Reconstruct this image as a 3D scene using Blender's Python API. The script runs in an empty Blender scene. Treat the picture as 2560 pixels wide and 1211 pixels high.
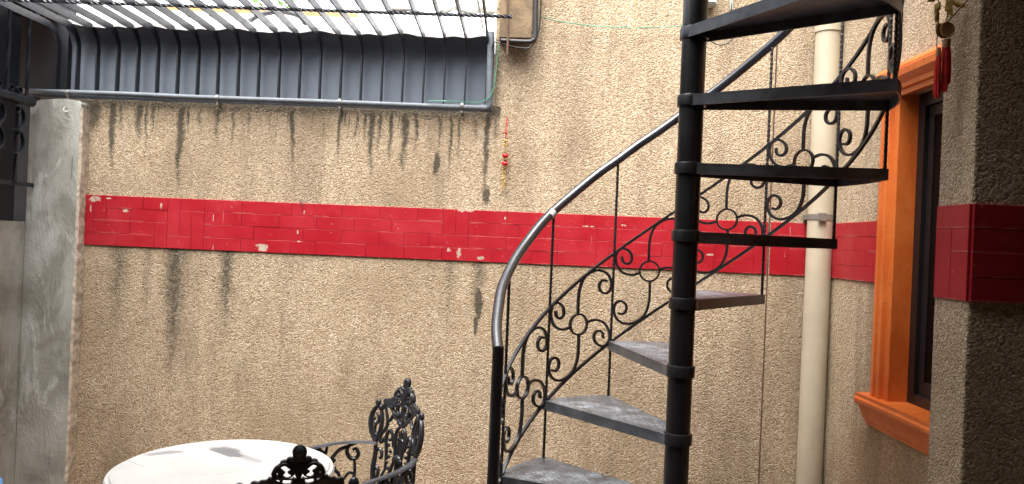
import bpy, math, random
from mathutils import Vector, Matrix
random.seed(7)
PI = math.pi
scene = bpy.context.scene
COL = scene.collection

# ------------------------------------------------------------------ camera, sky, sun, exposure
cam_d = bpy.data.cameras.new('camera')
cam = bpy.data.objects.new('camera', cam_d)
COL.objects.link(cam)
cam_d.sensor_width = 36.0
cam_d.lens = 36.0 * 1900.0 / 2560.0
cam_d.clip_start = 0.05
cam_d.clip_end = 500.0
cam.matrix_world = Matrix.Translation((0, 0, 1.6)) @ Matrix.Rotation(PI / 2, 4, 'X') @ Matrix.Rotation(0.042, 4, 'Z')
scene.camera = cam

SUN_EL, SUN_AZ = math.radians(66), math.radians(206)      # azimuth clockwise from +Y
world = bpy.data.worlds.new('World')
scene.world = world
world.use_nodes = True
wn = world.node_tree
bg = wn.nodes['Background']
sky = wn.nodes.new('ShaderNodeTexSky')
sky.sky_type = 'NISHITA'
sky.sun_disc = False
sky.sun_elevation = SUN_EL
sky.sun_rotation = SUN_AZ
sky.air_density = 1.0
sky.dust_density = 6.0
sky.ozone_density = 1.0
hsv = wn.nodes.new('ShaderNodeHueSaturation')            # thin cloud takes the blue out of the sky
hsv.inputs['Saturation'].default_value = 0.35
wn.links.new(sky.outputs[0], hsv.inputs['Color'])
wn.links.new(hsv.outputs[0], bg.inputs['Color'])
bg.inputs['Strength'].default_value = 0.15

sun_d = bpy.data.lights.new('sun', 'SUN')
sun_d.energy = 1.3
sun_d.angle = math.radians(60)
sun_d.color = (1.0, 0.96, 0.9)
sun = bpy.data.objects.new('sun', sun_d)
COL.objects.link(sun)
sdir = Vector((math.sin(SUN_AZ) * math.cos(SUN_EL), math.cos(SUN_AZ) * math.cos(SUN_EL), math.sin(SUN_EL)))
sun.rotation_euler = sdir.to_track_quat('Z', 'Y').to_euler()
sun.location = (-1, 1, 8)

vs = scene.view_settings
vs.view_transform = 'Standard'
vs.look = 'None'
vs.gamma = 1.0
vs.use_curve_mapping = False
vs.exposure = 2.28
scene.cycles.max_bounces = 8
scene.cycles.diffuse_bounces = 5

# ------------------------------------------------------------------ helpers: objects
def tag(o, label=None, cat=None, group=None, kind=None):
    if label: o['label'] = label
    if cat: o['category'] = cat
    if group: o['group'] = group
    if kind: o['kind'] = kind
    return o

def empty(name, loc=(0, 0, 0), rz=0.0):
    o = bpy.data.objects.new(name, None)
    o.empty_display_size = 0.1
    COL.objects.link(o)
    o.location = loc
    o.rotation_euler = (0, 0, rz)
    return o

def link_copy(o, parent=None):
    c = o.copy()
    COL.objects.link(c)
    if parent: c.parent = parent
    return c

def smooth_path(pts, n=6, closed=False):
    """Catmull-Rom through the points."""
    P = [Vector(p) for p in pts]
    out = []
    m = len(P)
    rng = m if closed else m - 1
    for i in range(rng):
        p1, p2 = P[i], P[(i + 1) % m]
        p0 = P[(i - 1) % m] if (closed or i > 0) else p1 * 2 - p2
        p3 = P[(i + 2) % m] if (closed or i + 2 < m) else p2 * 2 - p1
        for k in range(n):
            t = k / n
            out.append(0.5 * ((2 * p1) + (p2 - p0) * t + (2 * p0 - 5 * p1 + 4 * p2 - p3) * t * t
                              + (3 * p1 - p0 - 3 * p2 + p3) * t ** 3))
    if not closed: out.append(P[-1])
    return out

class MB:
    def __init__(self):
        self.v, self.f = [], []
    def add(self, vs_, fs):
        b = len(self.v)
        self.v += [Vector(p) for p in vs_]
        self.f += [tuple(b + i for i in f) for f in fs]
        return self
    def box(self, x0, x1, y0, y1, z0, z1):
        return self.add([(x0, y0, z0), (x1, y0, z0), (x1, y1, z0), (x0, y1, z0), (x0, y0, z1), (x1, y0, z1), (x1, y1, z1), (x0, y1, z1)],
                        [(3, 2, 1, 0), (4, 5, 6, 7), (0, 1, 5, 4), (1, 2, 6, 5), (2, 3, 7, 6), (3, 0, 4, 7)])
    def rings(self, rings, closed=False, caps=True):
        n = len(rings[0])
        b = len(self.v)
        for r in rings: self.v += [Vector(p) for p in r]
        m = len(rings)
        for i in range(m if closed else m - 1):
            j = (i + 1) % m
            for k in range(n):
                l = (k + 1) % n
                self.f.append((b + i * n + k, b + i * n + l, b + j * n + l, b + j * n + k))
        if caps and not closed:
            self.f.append(tuple(b + k for k in reversed(range(n))))
            self.f.append(tuple(b + (m - 1) * n + k for k in range(n)))
        return self
    def tube(self, path, r, n=8, closed=False, caps=True, flat=1.0):
        P = [Vector(p) for p in path]
        m = len(P)
        rings = []
        nrm = None
        for i in range(m):
            a = P[(i - 1) % m] if (closed or i > 0) else P[0]
            c = P[(i + 1) % m] if (closed or i < m - 1) else P[-1]
            t = (c - a)
            t = t.normalized() if t.length > 1e-9 else Vector((0, 0, 1))
            if nrm is None:
                ref = Vector((0, 0, 1)) if abs(t.z) < 0.9 else Vector((1, 0, 0))
                nrm = (ref - t * ref.dot(t)).normalized()
            else:
                nrm = nrm - t * nrm.dot(t)
                nrm = nrm.normalized() if nrm.length > 1e-6 else t.orthogonal().normalized()
            bi = t.cross(nrm)
            rr = r[i] if isinstance(r, (list, tuple)) else r
            rings.append([P[i] + nrm * (rr * math.cos(2 * PI * k / n)) + bi * (rr * flat * math.sin(2 * PI * k / n)) for k in range(n)])
        return self.rings(rings, closed, caps)
    def sweep(self, path, N, tn, tp, closed=False):
        """flat bar along a path lying in the plane with normal N: tn thick along N, tp in the plane"""
        P = [Vector(p) for p in path]
        N = Vector(N).normalized()
        m = len(P)
        rings = []
        for i in range(m):
            a = P[(i - 1) % m] if (closed or i > 0) else P[0]
            c = P[(i + 1) % m] if (closed or i < m - 1) else P[-1]
            t = (c - a).normalized()
            q = N.cross(t).normalized()
            w = tp[i] if isinstance(tp, (list, tuple)) else tp
            rings.append([P[i] + N * (tn / 2) + q * (w / 2), P[i] - N * (tn / 2) + q * (w / 2),
                          P[i] - N * (tn / 2) - q * (w / 2), P[i] + N * (tn / 2) - q * (w / 2)])
        return self.rings(rings, closed)
    def lathe(self, prof, n=24, c=(0, 0, 0), caps=True):
        c = Vector(c)
        return self.rings([[c + Vector((r * math.cos(2 * PI * k / n), r * math.sin(2 * PI * k / n), z)) for k in range(n)] for r, z in prof], caps=caps)
    def ball(self, c, r, s=(1, 1, 1), n=10):
        h = max(4, n // 2)
        c = Vector(c)
        rings = []
        for i in range(h + 1):
            a = -PI / 2 + PI * i / h
            rr = max(math.cos(a), 0.02)
            rings.append([c + Vector((r * s[0] * rr * math.cos(2 * PI * k / n), r * s[1] * rr * math.sin(2 * PI * k / n), r * s[2] * math.sin(a))) for k in range(n)])
        return self.rings(rings)
    def prism(self, poly, z0, z1):
        n = len(poly)
        b = len(self.v)
        self.v += [Vector((p[0], p[1], z0)) for p in poly] + [Vector((p[0], p[1], z1)) for p in poly]
        self.f.append(tuple(b + i for i in reversed(range(n))))
        self.f.append(tuple(b + n + i for i in range(n)))
        for i in range(n):
            j = (i + 1) % n
            self.f.append((b + i, b + j, b + n + j, b + n + i))
        return self
    def map(self, fn, start=0):
        for i in range(start, len(self.v)): self.v[i] = Vector(fn(self.v[i]))
        return self
    def mesh(self, name, mat, smooth=None):
        me = bpy.data.meshes.new(name)
        me.from_pydata([tuple(p) for p in self.v], [], self.f)
        me.materials.append(mat)
        import bmesh
        bm = bmesh.new(); bm.from_mesh(me)
        bmesh.ops.recalc_face_normals(bm, faces=bm.faces)
        bm.to_mesh(me); bm.free()
        if smooth is not None:
            me.polygons.foreach_set('use_smooth', [True] * len(me.polygons))
            me.set_sharp_from_angle(angle=math.radians(smooth))
        me.update()
        return me
    def build(self, name, mat, parent=None, org=None, smooth=None, loc=None, rz=None):
        if org is not None:
            o_ = Vector(org)
            self.v = [p - o_ for p in self.v]
        o = bpy.data.objects.new(name, self.mesh(name, mat, smooth))
        COL.objects.link(o)
        if parent: o.parent = parent
        if loc is not None: o.location = loc
        if rz is not None: o.rotation_euler = (0, 0, rz)
        return o

def inst(name, me, parent, loc=(0, 0, 0), rot=(0, 0, 0)):
    o = bpy.data.objects.new(name, me)
    COL.objects.link(o)
    o.parent = parent
    o.location = loc
    o.rotation_euler = rot
    return o

# ------------------------------------------------------------------ helpers: materials
class G:
    def __init__(self, name):
        self.mat = bpy.data.materials.new(name)
        self.mat.use_nodes = True
        self.nt = self.mat.node_tree
        self.b = self.nt.nodes['Principled BSDF']
        self.out = self.nt.nodes['Material Output']
    def n(self, t, **kw):
        x = self.nt.nodes.new(t)
        for k, v in kw.items(): setattr(x, k, v)
        return x
    def set(self, sock, v):
        if hasattr(v, 'is_linked') or isinstance(v, bpy.types.NodeSocket): self.nt.links.new(v, sock)
        elif isinstance(v, (tuple, list)) and len(v) == 3 and sock.type == 'RGBA': sock.default_value = (*v, 1)
        else: sock.default_value = v
    def m(self, op, a, b=None, c=None, clamp=False):
        x = self.n('ShaderNodeMath', operation=op, use_clamp=clamp)
        self.set(x.inputs[0], a)
        if b is not None: self.set(x.inputs[1], b)
        if c is not None: self.set(x.inputs[2], c)
        return x.outputs[0]
    def add(self, a, b): return self.m('ADD', a, b)
    def sub(self, a, b): return self.m('SUBTRACT', a, b)
    def mul(self, a, b): return self.m('MULTIPLY', a, b)
    def step(self, v, lo, hi):
        x = self.n('ShaderNodeMapRange', interpolation_type='SMOOTHSTEP')
        self.set(x.inputs['Value'], v); self.set(x.inputs['From Min'], lo); self.set(x.inputs['From Max'], hi)
        return x.outputs[0]
    def pos(self): return self.n('ShaderNodeNewGeometry').outputs['Position']
    def obj(self): return self.n('ShaderNodeTexCoord').outputs['Object']
    def rnd(self): return self.n('ShaderNodeObjectInfo').outputs['Random']
    def xyz(self, v):
        s = self.n('ShaderNodeSeparateXYZ'); self.set(s.inputs[0], v)
        return s.outputs[0], s.outputs[1], s.outputs[2]
    def vscale(self, v, s):
        x = self.n('ShaderNodeVectorMath', operation='MULTIPLY'); self.set(x.inputs[0], v); x.inputs[1].default_value = s
        return x.outputs[0]
    def vadd(self, v, w):
        x = self.n('ShaderNodeVectorMath', operation='ADD'); self.set(x.inputs[0], v); self.set(x.inputs[1], w)
        return x.outputs[0]
    def noise(self, v, scale, detail=3.0, rough=0.55, dist=0.0, color=False):
        x = self.n('ShaderNodeTexNoise'); self.set(x.inputs['Vector'], v)
        x.inputs['Scale'].default_value = scale; x.inputs['Detail'].default_value = detail
        x.inputs['Roughness'].default_value = rough; x.inputs['Distortion'].default_value = dist
        return x.outputs['Color'] if color else x.outputs['Fac']
    def voro(self, v, scale, feature='F1', rand=1.0):
        x = self.n('ShaderNodeTexVoronoi', feature=feature); self.set(x.inputs['Vector'], v)
        x.inputs['Scale'].default_value = scale; x.inputs['Randomness'].default_value = rand
        return x
    def ramp(self, fac, stops):
        x = self.n('ShaderNodeValToRGB'); self.set(x.inputs[0], fac)
        e = x.color_ramp.elements
        while len(e) < len(stops): e.new(0.5)
        for i, (p, c) in enumerate(stops):
            e[i].position = p; e[i].color = (*c, 1)
        return x.outputs[0]
    def mix(self, fac, a, b, mode='MIX'):
        x = self.n('ShaderNodeMix', data_type='RGBA', blend_type=mode)
        self.set(x.inputs[0], fac); self.set(x.inputs[6], a); self.set(x.inputs[7], b)
        return x.outputs[2]
    def bump(self, h, strength=0.5, dist=0.01, normal=None):
        x = self.n('ShaderNodeBump'); self.set(x.inputs['Height'], h)
        x.inputs['Strength'].default_value = strength; x.inputs['Distance'].default_value = dist
        if normal is not None: self.set(x.inputs['Normal'], normal)
        return x.outputs[0]
    def end(self, color=None, rough=None, normal=None, metal=None, spec=None):
        if color is not None: self.set(self.b.inputs['Base Color'], color)
        if rough is not None: self.set(self.b.inputs['Roughness'], rough)
        if normal is not None: self.set(self.b.inputs['Normal'], normal)
        if metal is not None: self.set(self.b.inputs['Metallic'], metal)
        if spec is not None: self.set(self.b.inputs['Specular IOR Level'], spec)
        return self.mat

# streaks of black mould running down from the wall top: x, top, bottom, half width, strength
STREAKS = [(-2.06, 2.21, 2.10, .050, 1.0), (-1.962, 2.21, 1.86, .022, 1.0), (-1.925, 2.21, 2.08, .016, .7), (-1.833, 2.21, 2.05, .03, .9), (-1.793, 2.21, 2.00, .012, .8),
           (-1.625, 2.21, 1.72, .022, 1.0), (-1.53, 2.21, 2.08, .018, .6), (-1.447, 2.21, 2.05, .016, .8), (-1.368, 2.21, 2.02, .014, .7),
           (-1.29, 2.21, 2.10, .014, .6), (-1.19, 2.21, 2.12, .014, .5), (-1.075, 2.21, 1.90, .016, 1.0), (-.98, 2.21, 2.12, .012, .5), (-.851, 2.21, 1.95, .013, .9), (-.764, 2.21, 2.06, .013, .7),
           (-.696, 2.21, 1.89, .020, 1.0), (-.658, 2.21, 2.02, .014, .8), (-.60, 2.21, 1.98, .018, .9), (-.536, 2.21, 1.90, .022, 1.0), (-.484, 2.21, 2.01, .014, .8),
           (-.373, 2.21, 2.02, .013, .7), (-.312, 2.21, 1.88, .014, .8), (-.274, 2.21, 1.95, .011, .7), (-.142, 2.23, 1.72, .016, 1.0), (-.10, 2.22, 2.06, .03, .5), (-.20, 2.21, 2.1, .02, .6),
           (-1.623, 1.495, .70, .075, .72), (-1.367, 1.495, 1.0, .06, .66), (-1.9, 1.495, 1.0, .09, .52), (-1.76, 1.495, .9, .05, .42), (-.155, 1.495, 1.10, .05, .55), (-.29, 1.495, .95, .06, .42), (.12, 1.495, 1.1, .05, .3), (-.9, 1.495, 1.0, .04, .28), (-.45, 1.495, 1.05, .04, .25)]
PATCHES = [(-.129, 1.813, .016, .045), (-.378, 1.96, .018, .055), (-.150, 1.30, .018, .085), (-.16, 1.20, .012, .05)]

def mat_pebble(name, stains=True):
    g = G(name)
    p = g.pos()
    x, y, z = g.xyz(p)
    wob = g.vscale(g.noise(p, 30, 2, color=True), (.02, .02, .02))
    pv = g.vadd(p, wob)
    v = g.voro(pv, 170)
    d = v.outputs['Distance']
    cell = g.xyz(v.outputs['Color'])[0]
    v2 = g.voro(pv, 60)
    col = g.ramp(cell, [(0, (.34, .245, .155)), (.3, (.455, .35, .232)), (.65, (.525, .42, .29)), (.92, (.59, .495, .36)), (1, (.66, .59, .465))])
    gap = g.step(d, .42, .78)
    col = g.mix(g.mul(gap, .55), col, (.15, .105, .065))
    big = g.noise(p, 1.6, 5, .6)
    col = g.mix(g.mul(g.step(big, .40, .68), .48), col, (.25, .18, .105))
    med = g.noise(g.vscale(p, (1, 1, .35)), 7, 5, .65)
    col = g.mix(g.mul(g.step(med, .50, .74), .50), col, (.20, .15, .095))
    col = g.mix(g.mul(g.step(g.noise(p, 3.3, 4, .6), .55, .8), .25), col, (.66, .57, .44))
    dirt = g.noise(g.vscale(p, (1, 1, .12)), 4.5, 5, .62)
    dirt = g.mul(g.step(dirt, .48, .70), g.add(.35, g.mul(g.noise(p, 60, 3, .7), 1.0)))
    col = g.mix(g.mul(dirt, .45), col, (.15, .11, .076))
    if stains:
        nz = g.noise(p, 9, 4, .65)
        nf = g.noise(p, 70, 3, .7)
        xx = g.add(x, g.mul(g.sub(nz, .5), .06))
        tot = None
        for (sx, z1, z0, hw, st) in STREAKS:
            a = g.m('ABSOLUTE', g.sub(xx, sx))
            a = g.sub(1.0, g.m('DIVIDE', a, hw * 1.35))
            b = g.m('MULTIPLY', g.m('POWER', g.step(z, z0 - .10, z1 - .02), .6), st)
            t = g.mul(g.m('MAXIMUM', a, 0.0), b)
            if z1 < 2: t = g.mul(t, g.m('LESS_THAN', z, 1.5))
            tot = t if tot is None else g.m('MAXIMUM', tot, t)
        for (sx, sz, rx, rz) in PATCHES:
            e = g.add(g.m('POWER', g.m('DIVIDE', g.sub(xx, sx), rx), 2.0), g.m('POWER', g.m('DIVIDE', g.sub(z, sz), rz), 2.0))
            tot = g.m('MAXIMUM', tot, g.m('MAXIMUM', g.sub(1.0, g.mul(e, .6)), 0.0))
        # a grimy line right under the coping of the low wall, left of the riser pipe
        cap = g.mul(g.step(z, 2.13, 2.22), g.m('LESS_THAN', x, -.08))
        tot = g.m('MAXIMUM', tot, g.mul(g.mul(cap, g.m('LESS_THAN', z, 2.24)), .8))
        # finer runs everywhere under the coping, and faint old ones lower down
        runs = g.noise(g.vscale(p, (1, 1, .07)), 26, 4, .7)
        rl = g.noise(g.vscale(p, (1, 1, 0)), 11, 2, .5)
        reach = g.add(2.16, g.mul(rl, -.42))
        rr_ = g.mul(g.step(runs, .50, .68), g.mul(g.step(z, reach, 2.24), g.m('LESS_THAN', x, -.08)))
        tot = g.m('MAXIMUM', tot, g.mul(rr_, .95))
        f = g.step(g.mul(tot, g.add(.15, g.mul(nf, 1.7))), .12, .75)
        col = g.mix(g.mul(f, .85), col, (.04, .036, .028))
    h = g.add(g.mul(g.sub(1.0, d), 1.0), g.mul(g.sub(1.0, v2.outputs['Distance']), .5))
    return g.end(col, .92, g.bump(h, .58, .007), spec=.25)

CHIPS = [(-2.032, 1.725, .035, .018), (-1.876, 1.673, .020, .008), (-1.702, 1.707, .007, .018), (-1.198, 1.522, .036, .022), (-.249, 1.538, .014, .026), (-.145, 1.518, .022, .010),
         (-.228, 1.742, .055, .012), (-.039, 1.712, .008, .009), (.524, 1.701, .02, .006), (.355, 1.689, .03, .004), (-1.029, 1.605, .006, .01), (-1.443, 1.655, .003, .02),
         (-1.96, 1.73, .018, .005), (-2.05, 1.68, .007, .02), (-1.02, 1.56, .010, .006), (-1.0, 1.70, .004, .012), (-.30, 1.55, .012, .012), (.1, 1.66, .01, .004), (.78, 1.56, .012, .01), (.93, 1.58, .02, .006), (1.33, 1.64, .004, .012)]
def mat_red(name):
    g = G(name)
    p = g.pos()
    x, y, z = g.xyz(p)
    r = g.rnd()
    n1 = g.noise(p, 5, 4, .6)
    col = g.mix(g.step(n1, .35, .7), (.325, .008, .016), (.395, .024, .034))
    col = g.mix(g.mul(r, .35), col, (.31, .006, .012))
    n2 = g.noise(p, 22, 5, .7)
    col = g.mix(g.mul(g.step(n2, .58, .8), .4), col, (.46, .09, .09))
    nz = g.sub(g.noise(p, 55, 4, .7), .5)
    tot = None
    for (cx, cz, rx, rz) in CHIPS:
        e = g.add(g.m('POWER', g.m('DIVIDE', g.sub(x, cx), rx), 2.0), g.m('POWER', g.m('DIVIDE', g.sub(z, cz), rz), 2.0))
        e = g.sub(1.0, e)
        tot = e if tot is None else g.m('MAXIMUM', tot, e)
    tot = g.add(g.m('MAXIMUM', g.sub(tot, .25), -1.0), g.add(g.mul(nz, 3.6), g.mul(g.sub(g.noise(p, 160, 3, .7), .5), 2.2)))
    specks = g.step(g.noise(p, 85, 2, .5), .735, .76)
    f = g.m('MAXIMUM', g.step(tot, .15, .3), g.mul(specks, .85), clamp=True)
    col = g.mix(g.mul(f, .9), col, g.mix(g.noise(p, 30, 2), (.34, .28, .22), (.54, .46, .37)))
    oz = g.xyz(g.obj())[2]
    jl = g.mul(g.m('LESS_THAN', oz, .0034), g.step(g.noise(p, 7, 3, .6), .50, .62))
    col = g.mix(g.mul(jl, .42), col, (.66, .30, .26))
    sc = g.mul(g.step(g.noise(g.vscale(p, (60, 60, 5)), 1.0, 2, .5), .72, .75), g.step(g.noise(p, 2.2, 2), .5, .65))
    col = g.mix(g.mul(sc, .7), col, (.60, .40, .34))
    h = g.add(g.mul(g.noise(p, 18, 3, .5), 1.0), g.mul(f, -.6))
    return g.end(col, g.add(.38, g.mul(f, .4)), g.bump(h, .35, .004), spec=.4)

def mat_black(name, base=(.010, .010, .012), rough=.34, chips=0.0, plate=False, wear=0.0, spec=.5):
    g = G(name)
    p = g.obj()
    n1 = g.noise(p, 35, 4, .65)
    n0 = g.noise(p, 9, 4, .6)
    col = g.mix(g.step(n0, .35, .75), base, tuple(min(1, c * 1.9) for c in base))
    ro = g.add(rough - .08, g.mul(n1, .2))
    if wear:
        w = g.mul(g.step(g.noise(p, 14, 6, .72), .36, .66), g.mul(g.step(g.noise(p, 5, 3, .6), .25, .7), wear))
        if plate:
            up = g.m('GREATER_THAN', g.xyz(g.n('ShaderNodeNewGeometry').outputs['True Normal'])[2], .7)
            w = g.mul(w, g.add(.28, g.mul(up, .72)))
        col = g.mix(w, col, (.33, .37, .41) if plate else (.13, .135, .14))
        ro = g.add(ro, g.mul(w, .18))
    h = g.mul(n1, .35)
    if plate:
        x, y, z = g.xyz(p)
        u = g.m('DIVIDE', g.add(x, y), .033); v = g.m('DIVIDE', g.sub(x, y), .033)
        iu = g.m('FLOOR', u); iv = g.m('FLOOR', v)
        par = g.m('FLOORED_MODULO', g.add(iu, iv), 2.0)
        fu = g.sub(g.sub(u, iu), .5); fv = g.sub(g.sub(v, iv), .5)
        a = g.add(g.mul(fu, par), g.mul(fv, g.sub(1.0, par)))
        b = g.add(g.mul(fv, par), g.mul(fu, g.sub(1.0, par)))
        e = g.add(g.m('POWER', g.m('DIVIDE', a, .46), 2.0), g.m('POWER', g.m('DIVIDE', b, .15), 2.0))
        nz_ = g.m('GREATER_THAN', g.m('ABSOLUTE', g.xyz(g.n('ShaderNodeNewGeometry').outputs['True Normal'])[2]), .7)
        loz = g.mul(nz_, g.sub(1.0, g.step(e, .5, 1.1)))
        h = g.add(h, g.mul(loz, 2.0))
        rim = g.mul(g.mul(nz_, g.step(e, .3, 1.1)), g.sub(1.0, g.step(e, 1.1, 2.2)))
        col = g.mix(g.mul(rim, .75), col, (.018, .018, .02))
    if chips:
        cfac = g.step(g.noise(p, 16, 5, .7), 1 - chips, 1.02 - chips)
        col = g.mix(cfac, col, (.55, .33, .22))
        ro = g.add(ro, g.mul(cfac, .3))
    return g.end(col, ro, g.bump(h, .7 if plate else .5, .004 if plate else .002), spec=spec)

def mat_simple(name, c, rough=.5, var=.25, scale=12, bump=.2, metal=0.0, spec=.5, dirt=None):
    g = G(name)
    p = g.obj()
    n1 = g.noise(p, scale, 5, .62)
    lo = tuple(k * (1 - var) for k in c); hi = tuple(min(1, k * (1 + var)) for k in c)
    col = g.mix(g.step(n1, .3, .7), lo, hi)
    if dirt: col = g.mix(g.mul(g.step(g.noise(p, scale * .6, 6, .7), .5, .75), .55), col, dirt)
    return g.end(col, g.add(rough - .06, g.mul(n1, .12)), g.bump(g.noise(p, scale * 4, 3, .6), bump, .003), metal, spec)

def mat_cement(name):
    g = G(name)
    p = g.pos()
    x, y, z = g.xyz(p)
    n0 = g.noise(p, 3.0, 5, .6)
    col = g.ramp(n0, [(.30, (.22, .217, .185)), (.5, (.37, .37, .33)), (.68, (.50, .505, .475))])
    sm = g.noise(g.vscale(p, (1.6, 1.6, .5)), 6, 6, .7, .8)
    col = g.mix(g.mul(g.step(sm, .52, .62), .7), col, (.56, .57, .545))
    dk = g.noise(g.vscale(p, (1, 1, .6)), 4.2, 5, .65, .5)
    col = g.mix(g.mul(g.step(dk, .50, .64), .6), col, (.20, .19, .155))
    scr = g.noise(g.vscale(p, (16, 16, .9)), 5, 2, .5)
    col = g.mix(g.mul(g.step(scr, .70, .74), .5), col, (.07, .068, .06))
    gr = g.noise(p, 90, 3, .6)
    h = g.add(g.add(g.mul(sm, 1.4), g.mul(n0, 1.0)), g.mul(gr, .25))
    return g.end(col, .82, g.bump(h, .75, .012), spec=.3)

def mat_orange(name):
    g = G(name)
    p = g.pos()
    n1 = g.noise(g.vscale(p, (1.5, 1.5, .9)), 6, 5, .65, .4)
    n2 = g.noise(p, 26, 4, .7)
    col = g.mix(g.step(n1, .35, .7), (.60, .122, .018), (.70, .185, .036))
    col = g.mix(g.mul(g.step(n2, .6, .72), .35), col, (.68, .34, .06))
    col = g.mix(g.mul(g.step(g.noise(p, 60, 2), .7, .74), .6), col, (.12, .04, .02))
    gr_ = g.noise(g.vscale(p, (1, 1, .25)), 30, 5, .7)
    col = g.mix(g.mul(g.step(gr_, .52, .72), .45), col, (.36, .09, .02))
    return g.end(col, g.add(.30, g.mul(n2, .25)), g.bump(g.add(n1, g.mul(n2, .5)), .35, .004), spec=.45)

def mat_table(name):
    g = G(name)
    p = g.obj()
    x, y, z = g.xyz(p)
    n1 = g.noise(p, 6, 5, .6)
    col = g.mix(g.step(n1, .3, .75), (.44, .445, .44), (.37, .375, .37))
    nz = g.sub(g.noise(p, 22, 4, .7), .5)
    def blob(cx, cy, rx, ry, ang):
        ca, sa = math.cos(ang), math.sin(ang)
        dx, dy = g.sub(x, cx), g.sub(y, cy)
        a = g.add(g.mul(dx, ca), g.mul(dy, sa)); b = g.sub(g.mul(dy, ca), g.mul(dx, sa))
        e = g.add(g.m('POWER', g.m('DIVIDE', a, rx), 2.0), g.m('POWER', g.m('DIVIDE', b, ry), 2.0))
        return g.mul(g.step(g.add(g.sub(1.0, e), g.mul(nz, 1.6)), 0.0, .55), g.m('GREATER_THAN', b, -ry * .45))
    s = g.add(g.mul(blob(-.06, .165, .10, .06, -.65), .95), g.mul(blob(-.262, .115, .08, .035, .55), .7))
    s = g.add(s, g.mul(blob(.05, .09, .08, .035, -.65), .4))
    # worn lines where the inlaid lozenges meet
    for (cx, cy, ang, L) in [(-.02, .15, -.62, .16), (-.13, .12, .75, .09), (-.33, .0, -.62, .1), (.1, -.02, .75, .12)]:
        ca, sa = math.cos(ang), math.sin(ang)
        dx, dy = g.sub(x, cx), g.sub(y, cy)
        a = g.m('ABSOLUTE', g.add(g.mul(dx, ca), g.mul(dy, sa))); b = g.m('ABSOLUTE', g.sub(g.mul(dy, ca), g.mul(dx, sa)))
        s = g.add(s, g.mul(g.mul(g.m('LESS_THAN', a, L), g.m('LESS_THAN', b, .003)), .4))
    spk = g.step(g.noise(p, 60, 2, .5), .70, .74)
    s = g.add(s, g.mul(spk, .25))
    col = g.mix(g.m('MINIMUM', s, 1.0), col, (.13, .135, .15))
    return g.end(col, .42, g.bump(g.noise(p, 40, 3), .1, .002), spec=.4)

def mat_floor(name):
    g = G(name)
    p = g.pos()
    br = g.n('ShaderNodeTexBrick'); g.set(br.inputs['Vector'], p)
    br.offset = 0.0
    br.inputs['Scale'].default_value = 1.0
    br.inputs['Brick Width'].default_value = .3; br.inputs['Row Height'].default_value = .3
    br.inputs['Mortar Size'].default_value = .004
    br.inputs['Color1'].default_value = (.34, .19, .11, 1); br.inputs['Color2'].default_value = (.29, .16, .095, 1)
    br.inputs['Mortar'].default_value = (.16, .13, .1, 1)
    col = g.mix(g.mul(g.noise(p, 3, 5), .4), br.outputs['Color'], (.3, .24, .18))
    return g.end(col, .5, g.bump(br.outputs['Fac'], -.3, .004))

M = {}
M['pebble'] = mat_pebble('pebble_dash')
M['pebble_plain'] = mat_pebble('pebble_dash_plain', False)
M['red'] = mat_red('red_tile_paint')
M['black'] = mat_black('black_gloss_paint', (.007, .007, .008), .30, chips=.215)
M['black_plain'] = mat_black('black_gloss_plain', (.008, .008, .009), .30)
M['rail'] = mat_black('handrail_paint', (.014, .015, .019), .20, chips=.20, wear=.03, spec=1.0)
M['tread'] = mat_black('tread_plate_paint', (.050, .053, .060), .32, chips=.315, plate=True, wear=.9)
M['iron'] = mat_black('cast_iron_paint', (.011, .012, .015), .33, wear=.14)
M['arm'] = mat_black('worn_arm_paint', (.03, .032, .038), .42, wear=.6)
M['orange'] = mat_orange('orange_wood_paint')
M['alu'] = mat_simple('dark_window_metal', (.013, .012, .013), .4, .15)
M['pvc'] = mat_simple('beige_pvc', (.45, .395, .295), .45, .08, 5, .05, dirt=(.36, .305, .215))
M['steel'] = mat_simple('dull_steel_strap', (.28, .27, .25), .45, .2, metal=.6)
M['cement'] = mat_cement('grey_cement_render')
M['lime'] = mat_simple('rough_lime_edge', (.50, .43, .34), .9, .35, 40, .9)
M['conduit'] = mat_simple('blue_grey_conduit_paint', (.12, .14, .16), .58, .15, 20)
M['sheet'] = mat_simple('grey_sheet_metal', (.165, .19, .23), .8, .08, 4, .06, spec=.2)
M['bar'] = mat_black('blue_black_bar_paint', (.011, .013, .018), .36, wear=.10)
M['gate'] = mat_simple('blue_black_gate_sheet', (.008, .010, .014), .6, .2, 6)
M['white_roof'] = mat_simple('white_roof_paint', (.80, .80, .79), .5, .05, 5, .1, dirt=(.62, .6, .57))
M['plastic'] = mat_simple('white_plastic_sheet', (.78, .77, .75), .35, .06, 9, .4, dirt=(.55, .54, .52))
M['plank'] = mat_simple('orange_brown_timber', (.50, .26, .11), .7, .3, 14)
M['rubble'] = mat_simple('brown_debris', (.22, .12, .08), .8, .5, 20)
M['hose'] = mat_simple('black_rubber', (.02, .02, .022), .5, .2)
M['rust'] = mat_simple('rusty_iron', (.10, .05, .032), .8, .4, 30, .6)
M['block'] = mat_simple('shade_toned_brown_concrete', (.17, .12, .07), .9, .35, 14, .9, dirt=(.12, .085, .05))  # concrete brown, darkened to include the shade on the stub's front
M['wire'] = mat_simple('green_wire_insulation', (.06, .27, .17), .45, .15)
M['cable'] = mat_simple('dark_cable', (.05, .05, .052), .5, .2)
M['box'] = mat_simple('pale_grey_box_plastic', (.42, .44, .42), .5, .08)
M['gold'] = mat_simple('gold_plastic', (.46, .32, .10), .35, .3, 30, .3, metal=.55)
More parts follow.
